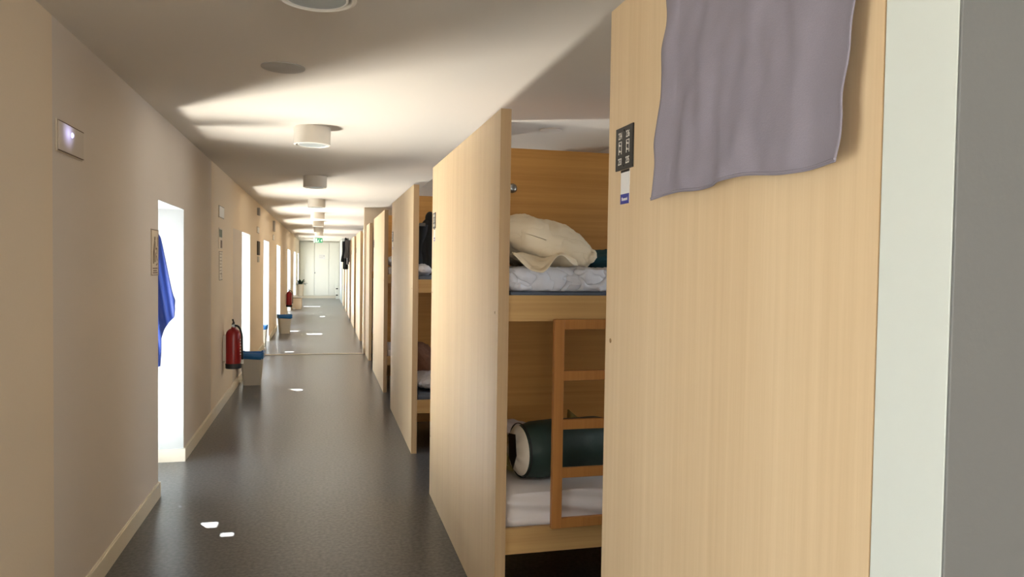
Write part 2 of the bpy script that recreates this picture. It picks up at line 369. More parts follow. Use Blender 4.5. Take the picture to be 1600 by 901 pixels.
# far end: wall of white door leaves
struct(box('wall_far', (-1.46, 33.45, 0), (3.2, 33.7, CEIL), 'farwall'))
dr = bpy.data.objects.new('door_1', None); COL.objects.link(dr); dr.location = (-.18, 33.45, 0); dr['kind'] = 'structure'
for x0, x1 in ((-.83, -.225), (-.215, .39), (.40, .84)):
    box('door_leaf', (x0, -.05, .12), (x1, -.005, 2.46), 'farwall', dr, bevel=.004)
MB().lathe([(.012, 0), (.012, -.03), (.03, -.035), (.03, -.055), (.02, -.06)], (-.20, -.05, 1.11), 'Y', 20).build('door_knob', 'steel', dr, smooth=True)
struct(MB().box((WALL_X, 33.36, 0), (.675, 33.45, .11)).build('baseboard_far', 'base', bevel=.004))
# added unseen board shading the windows, slotted to shape sun patches on the floor
SH = 3.3
def hole(P):  # from a lit floor point back up the sun ray to the added board
    P = Vector(P); t = (SH - P.z)/(-SUN_D.z); return P - SUN_D*t
patches = [(-.71, -.60, 4.55, 4.67), (-.575, -.49, 4.385, 4.47), (-.90, -.86, 4.98, 5.02), (-.47, -.24, 9.24, 9.40), (-.37, -.02, 16.45, 16.75), (-.80, -.55, 17.22, 17.45), (-.12, .04, 21.8, 22.1), (-.70, -.12, 26.9, 27.2), (-.66, -.50, 13.25, 13.4)]
rects = []
for x0, x1, y0, y1 in patches:
    h0 = hole((x0, y0, 0)); h1 = hole((x1, y1, 0)); rects.append((h0.x, h1.x, h0.y, h1.y))
EX0, EX1, EY0, EY1 = -4.5, -1.46, -4.0, 42.0
xs = sorted(set([EX0, EX1] + [r for q in rects for r in q[:2]])); ysl = sorted(set([EY0, EY1] + [r for q in rects for r in q[2:]]))
ev = MB()
for y0, y1 in zip(ysl[:-1], ysl[1:]):
    inn = [q for q in rects if q[2] <= (y0+y1)/2 <= q[3]]
    x = EX0
    for q in sorted(inn): ev.box((x, y0, SH), (q[0], y1, SH+.02)); x = q[1]
    ev.box((x, y0, SH), (EX1, y1, SH+.02))
struct(ev.build('slotted_sun_board', 'jamb'))
struct(box('wall_upper', (-1.48, -4, 2.66), (-1.46, 42, SH+.02), 'jamb'))

def text_mesh(name, body, size, mat, parent, matrix, offset=0):
    cu = bpy.data.curves.new(name, 'FONT'); cu.body = body; cu.size = size; cu.align_x = 'CENTER'; cu.extrude = .0002; cu.offset = offset; cu.resolution_u = 4
    t_ = bpy.data.objects.new(name, cu); COL.objects.link(t_)
    me = bpy.data.meshes.new_from_object(t_.evaluated_get(bpy.context.evaluated_depsgraph_get()))
    bpy.data.objects.remove(t_); bpy.data.curves.remove(cu)
    me.name = name; me.materials.clear(); me.materials.append(M[mat]); me.transform(matrix)
    o = bpy.data.objects.new(name, me); COL.objects.link(o); o.parent = parent
    return o
# ------------------------------------------------------------------ bunk units
# local origin: corridor face of the end panel, near end, floor. +x into the bay, +y along the corridor
BT = .045; BL = 2.09
def bed_side(par, y, s, ladder, full=True):
    # y: plane of the rail's outer face, s=+1 bed lies towards +y of it
    for z0, z1 in ((.325, .435), (1.316, 1.426)):
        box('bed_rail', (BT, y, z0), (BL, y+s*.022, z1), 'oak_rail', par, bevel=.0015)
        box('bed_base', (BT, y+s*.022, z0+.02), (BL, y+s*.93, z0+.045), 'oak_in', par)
    if ladder:
        yl = y - s*.028
        lad = MB().box((.245, yl, .43), (.29, yl+s*.026, 1.325)).box((.65, yl, .43), (.695, yl+s*.026, 1.325)).build('ladder', 'ladder', par, bevel=.002)
        for zc in (.452, .668, .876, 1.085, 1.304):
            box('rung', (.29, yl+s*.003, zc-.021), (.65, yl+s*.023, zc+.021), 'ladder', lad, bevel=.002)
def number_plate(par, y1, z0, digits=None):
    # the plate's right edge in view is its near end; y1 is its far end, local coordinates
    pl = MB().box((-.004, y1-.103, z0), (0, y1, z0+.103)).build('number_plate', 'plate', par, bevel=.0008)
    MB().lathe([(.0022, 0), (.0022, -.0012)], (-.004, y1-.051, z0+.094), 'X', 10).build('screw', 'black', pl)
    MB().lathe([(.0022, 0), (.0022, -.0012)], (-.004, y1-.051, z0+.009), 'X', 10).build('screw', 'black', pl)
    for k, (txt_t, txt_b) in enumerate(digits or ((None, None), (None, None))):
        yc = y1 - .029 - k*.046
        for txt, zz in ((txt_t, z0+.0745), (txt_b, z0+.0125)):
            if txt:
                text_mesh('number', txt, .0235, 'print', pl, Matrix.Translation((-.0045, yc, zz)) @ Matrix(((0,0,-1,0),(-1,0,0,0),(0,1,0,0),(0,0,0,1))) @ Matrix.Scale(.62, 4, (1,0,0)))
            else:
                g = MB()
                for q in range(3): g.box((-.0046, yc-.012+q*.0085, zz), (-.004, yc-.0065+q*.0085, zz+.018))
                g.build('number', 'print', pl)
        g = MB(); t = .0016; zb = z0+.042; w2 = .008
        for yy in (-w2, w2): g.box((-.0046, yc+yy-t/2, zb-.004), (-.004, yc+yy+t/2, zb+.027))
        for zz in (.002, .016): g.box((-.0046, yc-w2, zb+zz), (-.004, yc+w2, zb+zz+t)); g.box((-.0046, yc+w2-.006, zb+zz+t), (-.004, yc+w2, zb+zz+.005))
        g.box((-.0046, yc-w2, zb+.025), (-.004, yc+w2, zb+.025+t))
        g.build('bunk_symbol', 'print', pl)
    return pl
def sticker(par, y1, z0, word=True):
    st = MB().box((-.0012, y1-.052, z0), (0, y1, z0+.082)).build('sticker', 'paper', par)
    box('blue_strip', (-.0016, y1-.052, z0), (-.0012, y1, z0+.024), 'blueprint', st)
    box('dark_strip', (-.0016, y1-.052, z0+.076), (-.0012, y1, z0+.082), 'black', st)
    if word:
        text_mesh('lettering', 'Bonami', .0115, 'print', st, Matrix.Translation((-.0018, y1-.026, z0+.008)) @ Matrix(((0,0,-1,0),(-1,0,0,0),(0,1,0,0),(0,0,0,1))), .0003)
def unit(Y0, L, label, beds=('n', 'f'), divider=None, ladder=True, digits=None, plate=True):
    u = empty('bunk_bed', (PAN_X, Y0, 0), label, 'bunk bed', 'oak bunk bed units lining the corridor')
    pm = MB().box((0, 0, 0), (BT, L, PAN_H)); ep = pm.build('end_panel', 'oak', u, bevel=.001)
    MB().box((.0, -.0015, 0), (BT, 0, PAN_H)).build('edge_band', 'oak_end', ep)
    if divider is not None:
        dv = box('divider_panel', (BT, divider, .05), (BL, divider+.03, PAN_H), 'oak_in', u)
        MB().lathe([(.026, 0), (.026, -.012), (.018, -.022), (.012, -.024)], (.30, divider, 1.975), 'Y', 20).build('reading_lamp', 'steel', dv, smooth=True)
    if 'n' in beds: bed_side(u, .02, 1, ladder)
    if 'f' in beds: bed_side(u, L-.02, -1, False)
    if plate:
        number_plate(u, L-.055, 1.786, digits); sticker(u, L-.085, 1.703, True)
    for yy, zz in (((.06, 1.351),) if L > 1.5 else ())+((L-.035, 1.365), (L-.035, .40)):
        MB().lathe([(.006, .001), (.006, -.0008)], (0, yy, zz), 'X', 12).build('screw_plug', 'plug', ep)
    return u
unit(.817, .953, 'nearest oak bunk unit, its wide end panel carrying the 234 236 number plate', ('f',), None, False, (('234', '233'), ('236', '235')))
u2 = unit(2.973, 1.953, 'second oak bunk unit with ladder, green sleeping bag roll and cream pillow on its beds', divider=.977)
u3 = dup(u2, (PAN_X, 6.005, 0), 'third oak bunk unit, with black jacket hanging in its dark upper bunk')
u4 = dup(u2, (PAN_X, 8.955, 0), 'fourth oak bunk unit, narrow slice of golden divider visible beside it')
unit(11.935, .930, 'fifth oak bunk unit, short one ending against the beige cross wall', ('n',), None, False, None, False)
unit(12.995, .93, 'sixth oak bunk unit, first one beyond the floor threshold strip', ('f',), None, False, None, False)
labs = ['seventh oak bunk unit, second one beyond the threshold strip', 'eighth oak bunk unit, just before the one carrying the jackets',
        'oak bunk unit far down the corridor with black and grey jackets hung on it', 'oak bunk unit just beyond the hung black jackets',
        'farthest oak bunk unit, next to the white wall at the corridor end']
for i, l in enumerate(labs): dup(u2, (PAN_X, 15.0+3.0*i, 0), l)

# ------------------------------------------------------------------ bedding
def soft_box(sx, sy, sz, r, amp, sc, seed, nx=40, ny=20, nzz=8, fold=0, cr=0):
    """rounded box as one wrinkled skin, origin at bottom centre"""
    bm = bmesh.new(); bmesh.ops.create_cube(bm, size=1)
    for v in bm.verts: v.co.z += .5
    # slice
    for ax, n in ((0, nx), (1, ny), (2, nzz)):
        for k in range(1, n):
            co = [0,0,0]; no = [0,0,0]; co[ax] = k/n - (.5 if ax < 2 else 0); no[ax] = 1
            bmesh.ops.bisect_plane(bm, geom=bm.verts[:]+bm.edges[:]+bm.faces[:], plane_co=co, plane_no=no)
    for v in bm.verts:
        p = Vector((v.co.x*sx, v.co.y*sy, v.co.z*sz))
        c = Vector((max(-sx/2+r, min(sx/2-r, p.x)), max(-sy/2+r, min(sy/2-r, p.y)), max(r, min(sz-r, p.z))))
        d = p-c
        if d.length > 1e-6:
            mxc = max(abs(d.x), abs(d.y), abs(d.z)); q = c + d.normalized()*min(d.length, r) if d.length > r else p
        else: q = p; d = Vector((0,0,1))
        n = d.normalized()
        a = amp*(noise.fractal(Vector((q.x*sc+seed, q.y*sc, q.z*sc*1.2)), .9, 2.2, 4) + .6*abs(noise.noise(Vector((q.x*sc*1.7+seed, q.y*sc*2, q.z*sc*3+seed)))))
        if cr:
            rg = 1-2*abs(noise.noise(Vector((q.x*6+q.z*5+seed, q.y*6, q.z*9-q.x*3)))) ; rg2 = 1-2*abs(noise.noise(Vector((q.x*15+seed, q.y*15, q.z*22+q.x*9))))
            a += cr*(max(0, rg)**6 + .6*max(0, rg2)**5)
        if fold: a += fold*math.sin(q.z*95+q.x*8+2*noise.noise(Vector((q.x*3, q.z*9, seed))))*(1 if abs(n.y) > .5 else .2)
        if q.z < .004: a = 0
        v.co = q + n*a
    m = MB(); bm.verts.index_update(); m.v = [tuple(v.co) for v in bm.verts]; m.f = [tuple(v.index for v in f.verts) for f in bm.faces]; m.m = [0]*len(m.f)
    bm.free(); return m
def mattress(x, y, z, mat, label, sx=1.95, sy=.86, sz=.15, amp=.004, sc=7, seed=1, r=.03, fold=0, nx=60, cr=0, ny=16, nzz=12):
    o = soft_box(sx, sy, sz, r, amp, sc, seed, nx, ny, nzz, fold, cr).build('mattress', mat, smooth=True, loc=(x+sx/2, y+sy/2, z))
    return tag(o, label, 'mattress', 'mattresses on the bunks')
BX = PAN_X + BT + .008
Y2, Y3, Y4 = 2.973, 6.005, 8.955
bz_u, bz_l = 1.316+.045, .325+.045
# unit 2
tag(box('mattress_pad', (BX+.01, Y2+.05, bz_u), (BX+1.96, Y2+.93, 1.44), 'greymat', bevel=.01), 'blue-grey foam pad under the crinkled covered mattress in the second bunk unit', 'mattress pad')
mattress(BX, Y2+.046, 1.4405, 'cover', 'upper mattress in crinkled translucent white cover beneath cream pillow', sz=.100, amp=.007, sc=8, seed=3, r=.03, nx=230, ny=40, nzz=22, cr=.009)
mattress(BX+.004, Y2+.05, bz_l, 'sheet', 'lower mattress with lilac-white fitted sheet beneath green sleeping bag roll', sz=.215, amp=.003, sc=6, seed=9, r=.045, fold=.008, nx=110, nzz=26)
# units 3, 4
mattress(BX, Y3+.05, bz_u, 'greymat', 'upper grey mattress below the hanging black jacket in the third bunk unit', seed=4, sz=.10)
mattress(BX, Y3+.05, bz_l, 'greymat', 'lower mattress of the third bunk unit beneath white and blue bedding', seed=5, sz=.11)
mattress(BX, Y4+.05, bz_u, 'sheet', 'upper mattress of the fourth bunk unit, mostly hidden by end panels', seed=6)
mattress(BX, Y4+.05, bz_l, 'sheet', 'lower mattress of the fourth bunk unit, mostly hidden by end panels', seed=7)

def pillow(name, L, W, H, seed, mat, label, cat='pillow', amp=.008):
    def top(s):
        def f(u, v):
            a = u*2-1; b = v*2-1
            e = (max(0, 1-abs(a)**2.6)*max(0, 1-abs(b)**2.6))**.45
            sh = 1 - .06*(1-abs(a)**2)*0
            x = a*L/2*(1-.07*b*b*(1-0)) ; y = b*W/2*(1-.09*a*a)
            if abs(a) > .9 and abs(b) > .9: x *= 1.04; y *= 1.04
            n = noise.fractal(Vector((x*7+seed, y*7, s)), .8, 2.1, 4)
            cr = abs(noise.noise(Vector((x*9+y*5+seed, y*4, 3))))
            z = s*H/2*e*(1+.10*n) + amp*n*(.3+e)*s + s*.012*(.35-cr)*(e > .05)
            return (x, y, z)
        return f
    m = MB(); m.grid(top(1), 80, 64); m.grid(top(-1), 80, 64)
    o = m.build(name, mat, smooth=True)
    bm = bmesh.new(); bm.from_mesh(o.data); bmesh.ops.remove_doubles(bm, verts=bm.verts, dist=.0008); bmesh.ops.recalc_face_normals(bm, faces=bm.faces); bm.to_mesh(o.data); bm.free()
    return tag(o, label, cat)
p1 = pillow('pillow', .48, .62, .23, 2, 'pillow', 'cream pillow in crumpled cover leaning on the upper bunk of the second unit')
p1.rotation_euler = (math.radians(-4), math.radians(17), math.radians(-8)); p1.location = (BX+.225, Y2+.40, 1.640)
# loose hem of the pillow cover hanging towards the front
def hem(u, v):
    x = u*.30 - .0; k = math.sin(u*PI)
    y = -v*(.05+.10*(1-abs(u-.36)*1.6)); 
    z = .022*math.sin(u*9+v*2)*(.4+v) - v*.055*(1-abs(u-.36)*1.2) + .012*nz(u*5, v*4, 1)
    return (x, y, z)
hm = MB().grid(hem, 30, 12).build('pillow_hem', 'pillow', None, smooth=True, solid=.003)
hm.parent = p1; hm.matrix_parent_inverse = p1.matrix_basis.inverted(); hm.location = (BX+.02, Y2+.125, 1.60)
bl_ = pillow('folded_blanket', .42, .50, .10, 6, 'teal', 'dark teal folded fleece lying on the upper bunk behind cream pillow', 'blanket')
bl_.location = (BX+.60, Y2+.58, 1.58)
p3 = pillow('pillow', .42, .55, .13, 12, 'sheet', 'small off-white pillow on the lower bunk behind the green sleeping bag roll')
p3.rotation_euler = (0, math.radians(14), 0); p3.location = (BX+.20, Y2+.66, .67)

# sleeping bag roll
roll = empty('sleeping_bag_roll', (.0, .0, 0), 'dark green rolled sleeping bag with white end lying on lower bunk behind ladder', 'sleeping bag')
roll.location = (.865, 3.20, .588+.128); roll.rotation_euler.z = math.radians(9)
def rollfn(R0, x0, x1, prof):
    def f(u, v):
        x = x0+(x1-x0)*u; a = v*2*PI
        r = R0*prof(u)*(1+.025*noise.fractal(Vector((x*6, math.cos(a)*1.6, math.sin(a)*1.6)), .8, 2, 3)+.012*math.sin(a*3+x*7))
        z = r*math.sin(a)
        if z < -.118: z = -.118 - (z+.118)*.0
        return (x, r*math.cos(a)*1.04, z)
    return f
bodyprof = lambda u: (.86+.14*min(1, u*9)) * (1 if u < .68 else 1-.42*((u-.68)/.32)**1.4)
MB().grid(rollfn(.128, 0, .56, bodyprof), 48, 40).build('bag_body', 'green', roll, smooth=True)
def endcap(u, v):
    a = v*2*PI; r = .112*u; return (-.004-.034*(1-u**3)+.004*math.sin(a*7)*u*(1-u)*4, r*math.cos(a)*1.04, max(-.115, r*math.sin(a)))
MB().grid(endcap, 14, 40).build('end_cap', 'rollend', roll, smooth=True)
# dark wedge label on the end cap and the compression strap
def strapring(x, w_, R):
    def f(u, v):
        a = u*2*PI; return (x+(v-.5)*w_, R*math.cos(a)*1.045, max(-.119, R*math.sin(a)))
    return f
MB().grid(strapring(.002, .006, .121), 48, 1).build('piping', 'black', roll, solid=.003)
wd = MB(); wd._add([(-.043, -.045, .085), (-.043, -.012, -.03), (-.040, -.055, -.01), (-.043, -.025, -.075), (-.043, .02, -.03), (-.043, .03, .075)], [(0, 2, 3, 1), (0, 1, 4, 5), (1, 3, 4)])
wd.build('end_label', 'plate', roll, solid=.002)
# loose olive bag behind the roll, and a strap at its tail
ob = pillow('olive_bag', .16, .22, .12, 21, 'olive', 'crumpled olive cloth bag tucked behind the left end of the sleeping bag roll', 'bag', amp=.02)
ob.location = (BX+.085, Y2+.44, .665); ob.rotation_euler = (.5, .5, .2)
pts = [(-.02+.012*math.sin(k*1.3), -.06+k*.02, .02+.03*math.sin(k*.9)) for k in range(9)]
MB().tube(pts, .006, 6).build('strap', 'jacket', ob)
os_ = pillow('yellow_cloth', .22, .18, .05, 31, 'olive', 'yellowish cloth lying at the tail of the sleeping bag roll behind ladder', 'cloth', amp=.01)
os_.location = (1.32, Y2+.55, .80); os_.rotation_euler = (.3, .9, 0); os_.location = (1.30, Y2+.62, .70)

# ------------------------------------------------------------------ clothes
def jacket(name, label, c, w_, d_, h_, mat, seed, hood=True, rz=0, hanger=None):
    root = empty(name, c, label, 'jacket', None, rz)
    def f(u, v):
        a = u*2*PI; t = v   # v 0 bottom .. 1 top
        sh = 1.0 if t < .82 else max(.12, 1-((t-.82)/.18)**1.6*.86)
        fold = 1+.13*math.sin(a*5+seed+t*2)*(1-t)+.06*math.sin(a*9-t*4)
        x = w_/2*sh*fold*math.copysign(abs(math.cos(a))**.8, math.cos(a)); y = d_/2*fold*(.75+.25*sh)*math.copysign(abs(math.sin(a))**.9, math.sin(a))
        return (x+.01*nz(t*5, a, seed), y, -h_+t*h_+.02*nz(a, seed, 2)*(1-t))
    m = MB().grid(f, 40, 30); m._add([f(k/40, 1) for k in range(40)], [tuple(range(40))]); m._add([f(k/40, 0) for k in range(40)], [tuple(range(40))])
    m.build('jacket_body', mat, root, smooth=True)
    for s in (-1, 1):
        sl = [(s*(w_*.40+.015*k/3), -d_*.32+.01*k/3, -.07-k*h_*.085) for k in range(9)]
        MB().tube(sl, [.035+.012*math.sin(k*.9+1) for k in range(9)], 12).build('sleeve', mat, root, smooth=True)
    if hood:
        MB().grid(lambda u, v: (w_*.30*math.sin(v*PI)*math.cos(u*2*PI)*(1+.1*math.sin(u*9)), d_*.42*math.sin(v*PI)*math.sin(u*2*PI)-.01, -.015+.055*math.cos(v*PI)), 24, 14).build('hood', mat, root, smooth=True)
    return root
j1 = jacket('hooded_jacket', 'black hooded jacket hanging in the upper bunk of the third unit', (.865, 6.22, 1.955), .15, .14, .53, 'jacket', 1)
MB().tube([(-.10, -.09, -.075), (-.05, -.095, -.075)], .014, 10).build('hanger_end', 'greyjacket', j1, smooth=True)
bagw = pillow('crumpled_bag', .14, .20, .09, 41, 'cover', 'small crumpled white bag lying below the black jacket in the third unit', 'bag', amp=.02)
bagw.location = (.80, 6.17, 1.50)
pl3 = pillow('pillow', .40, .55, .15, 51, 'cover', 'bluish white pillow on the lower bunk of the third unit'); pl3.location = (BX+.21, Y3+.36, .555)
br = pillow('brown_blanket', .34, .30, .20, 61, 'brownblanket', 'rumpled brown blanket leaning over the lower pillow of the third unit', 'blanket', amp=.02)
br.location = (BX+.12, Y3+.55, .70); br.rotation_euler = (0, math.radians(52), 0)
pl4 = pillow('pillow', .42, .55, .15, 71, 'cover', 'off-white pillow on the upper bunk of the fourth unit'); pl4.location = (BX+.215, Y4+.38, 1.585)
j2 = jacket('black_jacket', 'black jacket hung over the far bunk end panel, left of the grey one', (.60, 21.55, 2.24), .13, .30, .86, 'jacket', 3, hood=True)
j3 = jacket('grey_jacket', 'grey jacket hung over the far bunk end panel beside the black one', (.645, 21.12, 2.26), .06, .26, .74, 'greyjacket', 5, hood=False)

# mauve cloth over the nearest panel
def mauve(u, v):
    # u 0..1 from far (left in view) to near, v 0 top .. 1 bottom
    yt = 1.413 - u*.585; yb = 1.443 - u*.583
    zb = 1.692 + .010*math.sin(u*PI)*1.0 + .004*math.sin(u*14)
    z = PAN_H+.008 + (zb-PAN_H-.008)*v
    y = yt+(yb-yt)*v**1.5 + .006*math.sin(v*19)*(1 if u < .1 else .3) + .004*nz(v*9, u*3, 2)
    fold = .003*math.sin(u*24+v*2.5)+.0012*math.sin(u*52-v*3)+.009*nz(u*5, v*3, 4)+.004*nz(u*14, v*8, 9)
    edge = .010*max(0, (u-.86)/.14)**2*v + .008*max(0, (.1-u)/.1)*v
    x = PAN_X - .014 - max(-.008, fold)*.9 - edge - .010*v
    return (x, y, z)
mv = MB().grid(mauve, 90, 60)
tp = lambda u, v: (PAN_X-.012+(BT+.022)*v, mauve(u, 0)[1], PAN_H+.008+.006*math.sin(v*PI))
mv.grid(tp, 90, 6)
mv.grid(lambda u, v: (PAN_X+BT+.010+.002*math.sin(u*30), mauve(u, 0)[1], PAN_H+.006-v*.30), 90, 14)
mo = mv.build('draped_cloth', 'mauve', smooth=True, solid=.0022)
tag(mo, 'mauve-grey cloth draped over the top of the nearest oak bunk panel', 'cloth')
hemm = MB()
hemm.tube([Vector(mauve(k/60, .992))+Vector((-.0012, 0, 0)) for k in range(61)], .0018, 6).build('hem', 'mauve', mo, smooth=True)

# blue towel in the first window niche, hung from a rod fixed to the window frame
tw = empty('blue_towel', (-1.13, 5.70, 1.80), 'royal blue towel hanging inside the nearest visible window niche', 'towel')
# visible right-hand outline of the towel: (x offset from -1.13, z)
OUT = [(1.80, -.045), (1.717, .0), (1.60, .024), (1.45, .058), (1.33, .085), (1.262, .107), (1.20, .106), (1.138, .097), (1.10, .060), (1.056, .028), (1.0, .016), (.90, .010), (.795, .004)]
def rx(z):
    for (z1, x1), (z0, x0) in zip(OUT[:-1], OUT[1:]):
        if z0 <= z <= z1: return x0+(x1-x0)*(z-z0)/(z1-z0)
    return 0
def tfn(u, v):
    z = 1.80-v*1.005; r = rx(z); l = -.225 + .03*math.sin(v*3)
    x = l+(r-l)*u; t = x*46+z*5
    return (x, .018*math.sin(t)+.012*math.sin(t*2.3+z*4)+.02*nz(x*6, z*3, 1), z-1.80+.01*math.sin(x*20))
MB().grid(tfn, 70, 80).build('towel_cloth', 'towel', tw, smooth=True, solid=.005)
MB().tube([(-.265, 0, .01), (-.02, 0, .01)], .006, 8).build('hanging_rod', 'white', tw, smooth=True)

# ------------------------------------------------------------------ ceiling fittings
def lum(Y, X, label):
    r = empty('ceiling_light', (X, Y, CEIL), label, 'ceiling light', 'white drum ceiling lights')
    H = .122; R = .127
    MB().lathe([(R, 0), (R, -H), (R-.012, -H-.004), (R-.016, -H), (R-.02, -H+.02), (R-.022, -H+.03)], n=48).build('drum_housing', 'lampwhite', r, smooth=True)
    MB().lathe([(R-.030, -H-.0015), (R-.030, -H+.004)], n=40).build('diffuser', 'lens', r, smooth=True)
    g = MB()
    g.lathe([(R-.026, -H-.001), (R-.030, -H-.003), (R-.034, -H-.001)], n=40, cap=False); g.build('inner_ring', 'white', r, smooth=True)
    return r
L1 = lum(5.45, -.086, 'white drum ceiling light nearest in full view, above the blue towel window')
dup(L1, (-.03, 2.44, CEIL), 'white drum ceiling light cut off by the top edge of the photo')
names = ['second drum ceiling light in full view down the corridor', 'third drum ceiling light in full view down the corridor', 'fourth drum ceiling light down the corridor, beyond the cross wall',
         'fifth drum ceiling light down the corridor', 'sixth drum ceiling light down the corridor', 'seventh drum ceiling light, last before the green exit sign']
for i, n in enumerate(names): dup(L1, (-.10-.01*i, 8.50+3.03*i, CEIL), n)
tag(MB().lathe([(.105, 0), (.105, -.004), (.10, -.006)], (-.20, 3.82, CEIL), n=48).build('ceiling_speaker', 'disc', smooth=True), 'flat round grey disc set in the corridor ceiling before the drum lights', 'ceiling speaker')
tag(MB().lathe([(.10, 0), (.10, -.012), (.085, -.02)], (1.94, 6.29, 2.76), n=40).build('recessed_light', 'ceil', smooth=True), 'faint round light in the raised ceiling above the second bunk unit', 'ceiling light')

# exit sign
ex = empty('exit_sign', (-.22, 29.0, 2.40), 'green running man exit sign hanging from the ceiling before the far doors', 'sign')
box('sign_panel', (-.165, -.02, -.085), (.165, .02, .085), 'greensign', ex, bevel=.004)
box('hanging_plate', (-.12, -.008, .085), (.12, .008, .107), 'white', ex)
g = MB(); Yf = -.0215
box('white_field', (-.165, -.0212, -.085), (-.105, -.02, .085), 'signwhite', ex)
def quad(pts): g._add([(x, Yf, z) for x, z in pts]+[(x, -.0195, z) for x, z in pts], [tuple(range(len(pts))), tuple(range(2*len(pts)-1, len(pts)-1, -1))]+[(i, (i+1) % len(pts), (i+1) % len(pts)+len(pts), i+len(pts)) for i in range(len(pts))])
quad([(-.085, -.07), (-.085, .07), (-.03, .07), (-.03, -.07)])
quad([(.0, -.02), (.03, .035), (.05, .02), (.02, -.03)]); quad([(.03, .045), (.048, .045), (.048, .065), (.03, .065)])
quad([(.0, -.02), (-.02, -.065), (-.005, -.07), (.02, -.03)]); quad([(.02, -.03), (.05, -.045), (.045, -.07), (.035, -.055)])
quad([(.09, .0), (.12, .05), (.15, .0)]); quad([(.11, -.05), (.11, .0), (.13, .0), (.13, -.05)])
g.build('pictogram', 'signwhite', ex)

# ------------------------------------------------------------------ things on the left wall
def emlight(y0, y1, z0, z1, label, lit=False):
    e = empty('emergency_light', (WALL_X, (y0+y1)/2, (z0+z1)/2), label, 'emergency light', 'emergency lights on the left wall')
    h = (y1-y0)/2; k = (z1-z0)/2
    MB().box((0, -h-.006, -k-.008), (.008, h+.006, k+.008)).build('back_box', 'acryl', e, bevel=.003)
    MB().box((.008, -h, -k), (.013, h, k)).build('diffuser', 'glow' if lit else 'white', e, bevel=.002)
    MB().box((.008, -h, k), (.0135, h, k+.003)).box((.008, -h, -k-.003), (.0135, h, -k)).build('edge_rim', 'brown', e)
    if lit: MB().lathe([(.012, 0), (.008, .004), (.003, .006)], (.013, -h+.16, k-.035), 'X', 16).build('led', 'led', e, smooth=True)
    return e
emlight(3.325, 3.64, 1.99, 2.105, 'flush emergency light with one lit spot, nearest on the left wall', True)
emlight(8.03, 8.38, 2.005, 2.115, 'white emergency light above the nearer fire extinguisher')
emlight(12.45, 12.80, 2.02, 2.11, 'small white emergency light on the left wall above a dark narrow sign')
emlight(16.22, 16.5, 2.02, 2.12, 'small white emergency light left of the farther window niches')
box_s = [(12.5, 12.66, 2.30, 2.42, 'beige sensor box high on the left wall near the cross wall'), (16.25, 16.5, 2.20, 2.42, 'grey sensor box high on the left wall beyond the threshold strip')]
for y0, y1, z0, z1, l in box_s:
    tag(MB().box((WALL_X, y0, z0), (WALL_X+.04, y1, z1)).build('wall_sensor', 'disc', bevel=.006), l, 'sensor')
def line(g, p, q, w_=.004, x=.0055):
    p = Vector((0, *p)); q = Vector((0, *q)); d = (q-p).normalized(); n = Vector((0, -d.z, d.y))*w_/2
    a = [p+n, q+n, q-n, p-n]
    g._add([(x-.0015, v.y, v.z) for v in a]+[(x, v.y, v.z) for v in a], [(0,1,2,3), (7,6,5,4)]+[(i, (i+1) % 4, (i+1) % 4+4, i+4) for i in range(4)])
s1 = empty('figure_sign', (WALL_X, 5.10, 1.60), 'small cream wall sign with a brown robed figure beside the blue towel', 'sign')
MB().box((0, -.105, -.147), (.004, .100, .147)).build('sign_board', 'acryl', s1, bevel=.001)
g = MB()
for a, b in (((-.10, -.14), (-.10, .142)), ((-.10, .142), (.096, .142)), ((-.10, -.142), (.096, -.142)), ((.096, -.14), (.096, .14))): line(g, a, b, .004)
for a, b in (((-.02, .10), (-.01, .07)), ((-.01, .07), (.01, .10)), ((-.02, .07), (-.05, .0)), ((-.05, .0), (-.055, -.07)), ((.0, .07), (.02, .02)), ((-.02, .06), (-.01, -.06)), ((-.035, .03), (-.03, -.07)), ((.02, .02), (.055, .03)), ((.055, .03), (.05, -.01)), ((.04, -.02), (.06, -.05)), ((.02, .0), (.015, -.06)), ((.03, -.08), (.07, -.07)), ((-.06, -.10), (.07, -.10)), ((-.05, -.115), (.05, -.115)), ((-.06, -.128), (.07, -.128)), ((.07, .10), (.075, .04))): line(g, a, b, .007)
g.build('figure_print', 'brown', s1)
s2 = empty('extinguisher_sign', (WALL_X, 8.18, 1.78), 'small green and white sign above the nearer fire extinguisher', 'sign')
MB().box((0, -.13, -.10), (.004, .13, .115)).build('sign_board', 'acryl', s2, bevel=.001)
MB().box((.004, -.11, .02), (.0052, .10, .10)).build('green_field', 'leaf', s2); MB().box((.004, -.02, -.09), (.0052, .11, -.01)).build('dark_field', 'brown', s2)
s3 = empty('instruction_sheet', (WALL_X, 8.19, 1.505), 'framed cream instruction sheet directly below the small green wall sign', 'sign')
MB().box((0, -.125, -.15), (.004, .13, .15)).build('sign_board', 'acryl', s3, bevel=.001)
g = MB()
for k in range(7): line(g, (-.08, .12-k*.034), (.08-.03*(k % 2), .12-k*.034), .006)
for a, b in (((-.12, -.147), (-.12, .147)), ((-.12, .147), (.125, .147)), ((-.12, -.147), (.125, -.147)), ((.02, -.07), (.07, -.12))): line(g, a, b, .006)
g.build('sheet_print', 'brown', s3)
tag(MB().box((WALL_X, 12.49, 1.66), (WALL_X+.02, 12.86, 1.885)).build('dark_notice', 'darkgap', bevel=.003), 'dark notice on the left wall just before the threshold strip', 'sign')
tag(MB().box((WALL_X, 12.55, 1.545), (WALL_X+.012, 12.86, 1.64)).build('grey_notice', 'disc', bevel=.003), 'small grey notice directly below the dark one on the left wall', 'sign')
n_ = empty('door_notice', (-.085, 33.395, 1.815), 'small white paper notice stuck on the far white doors', 'notice')
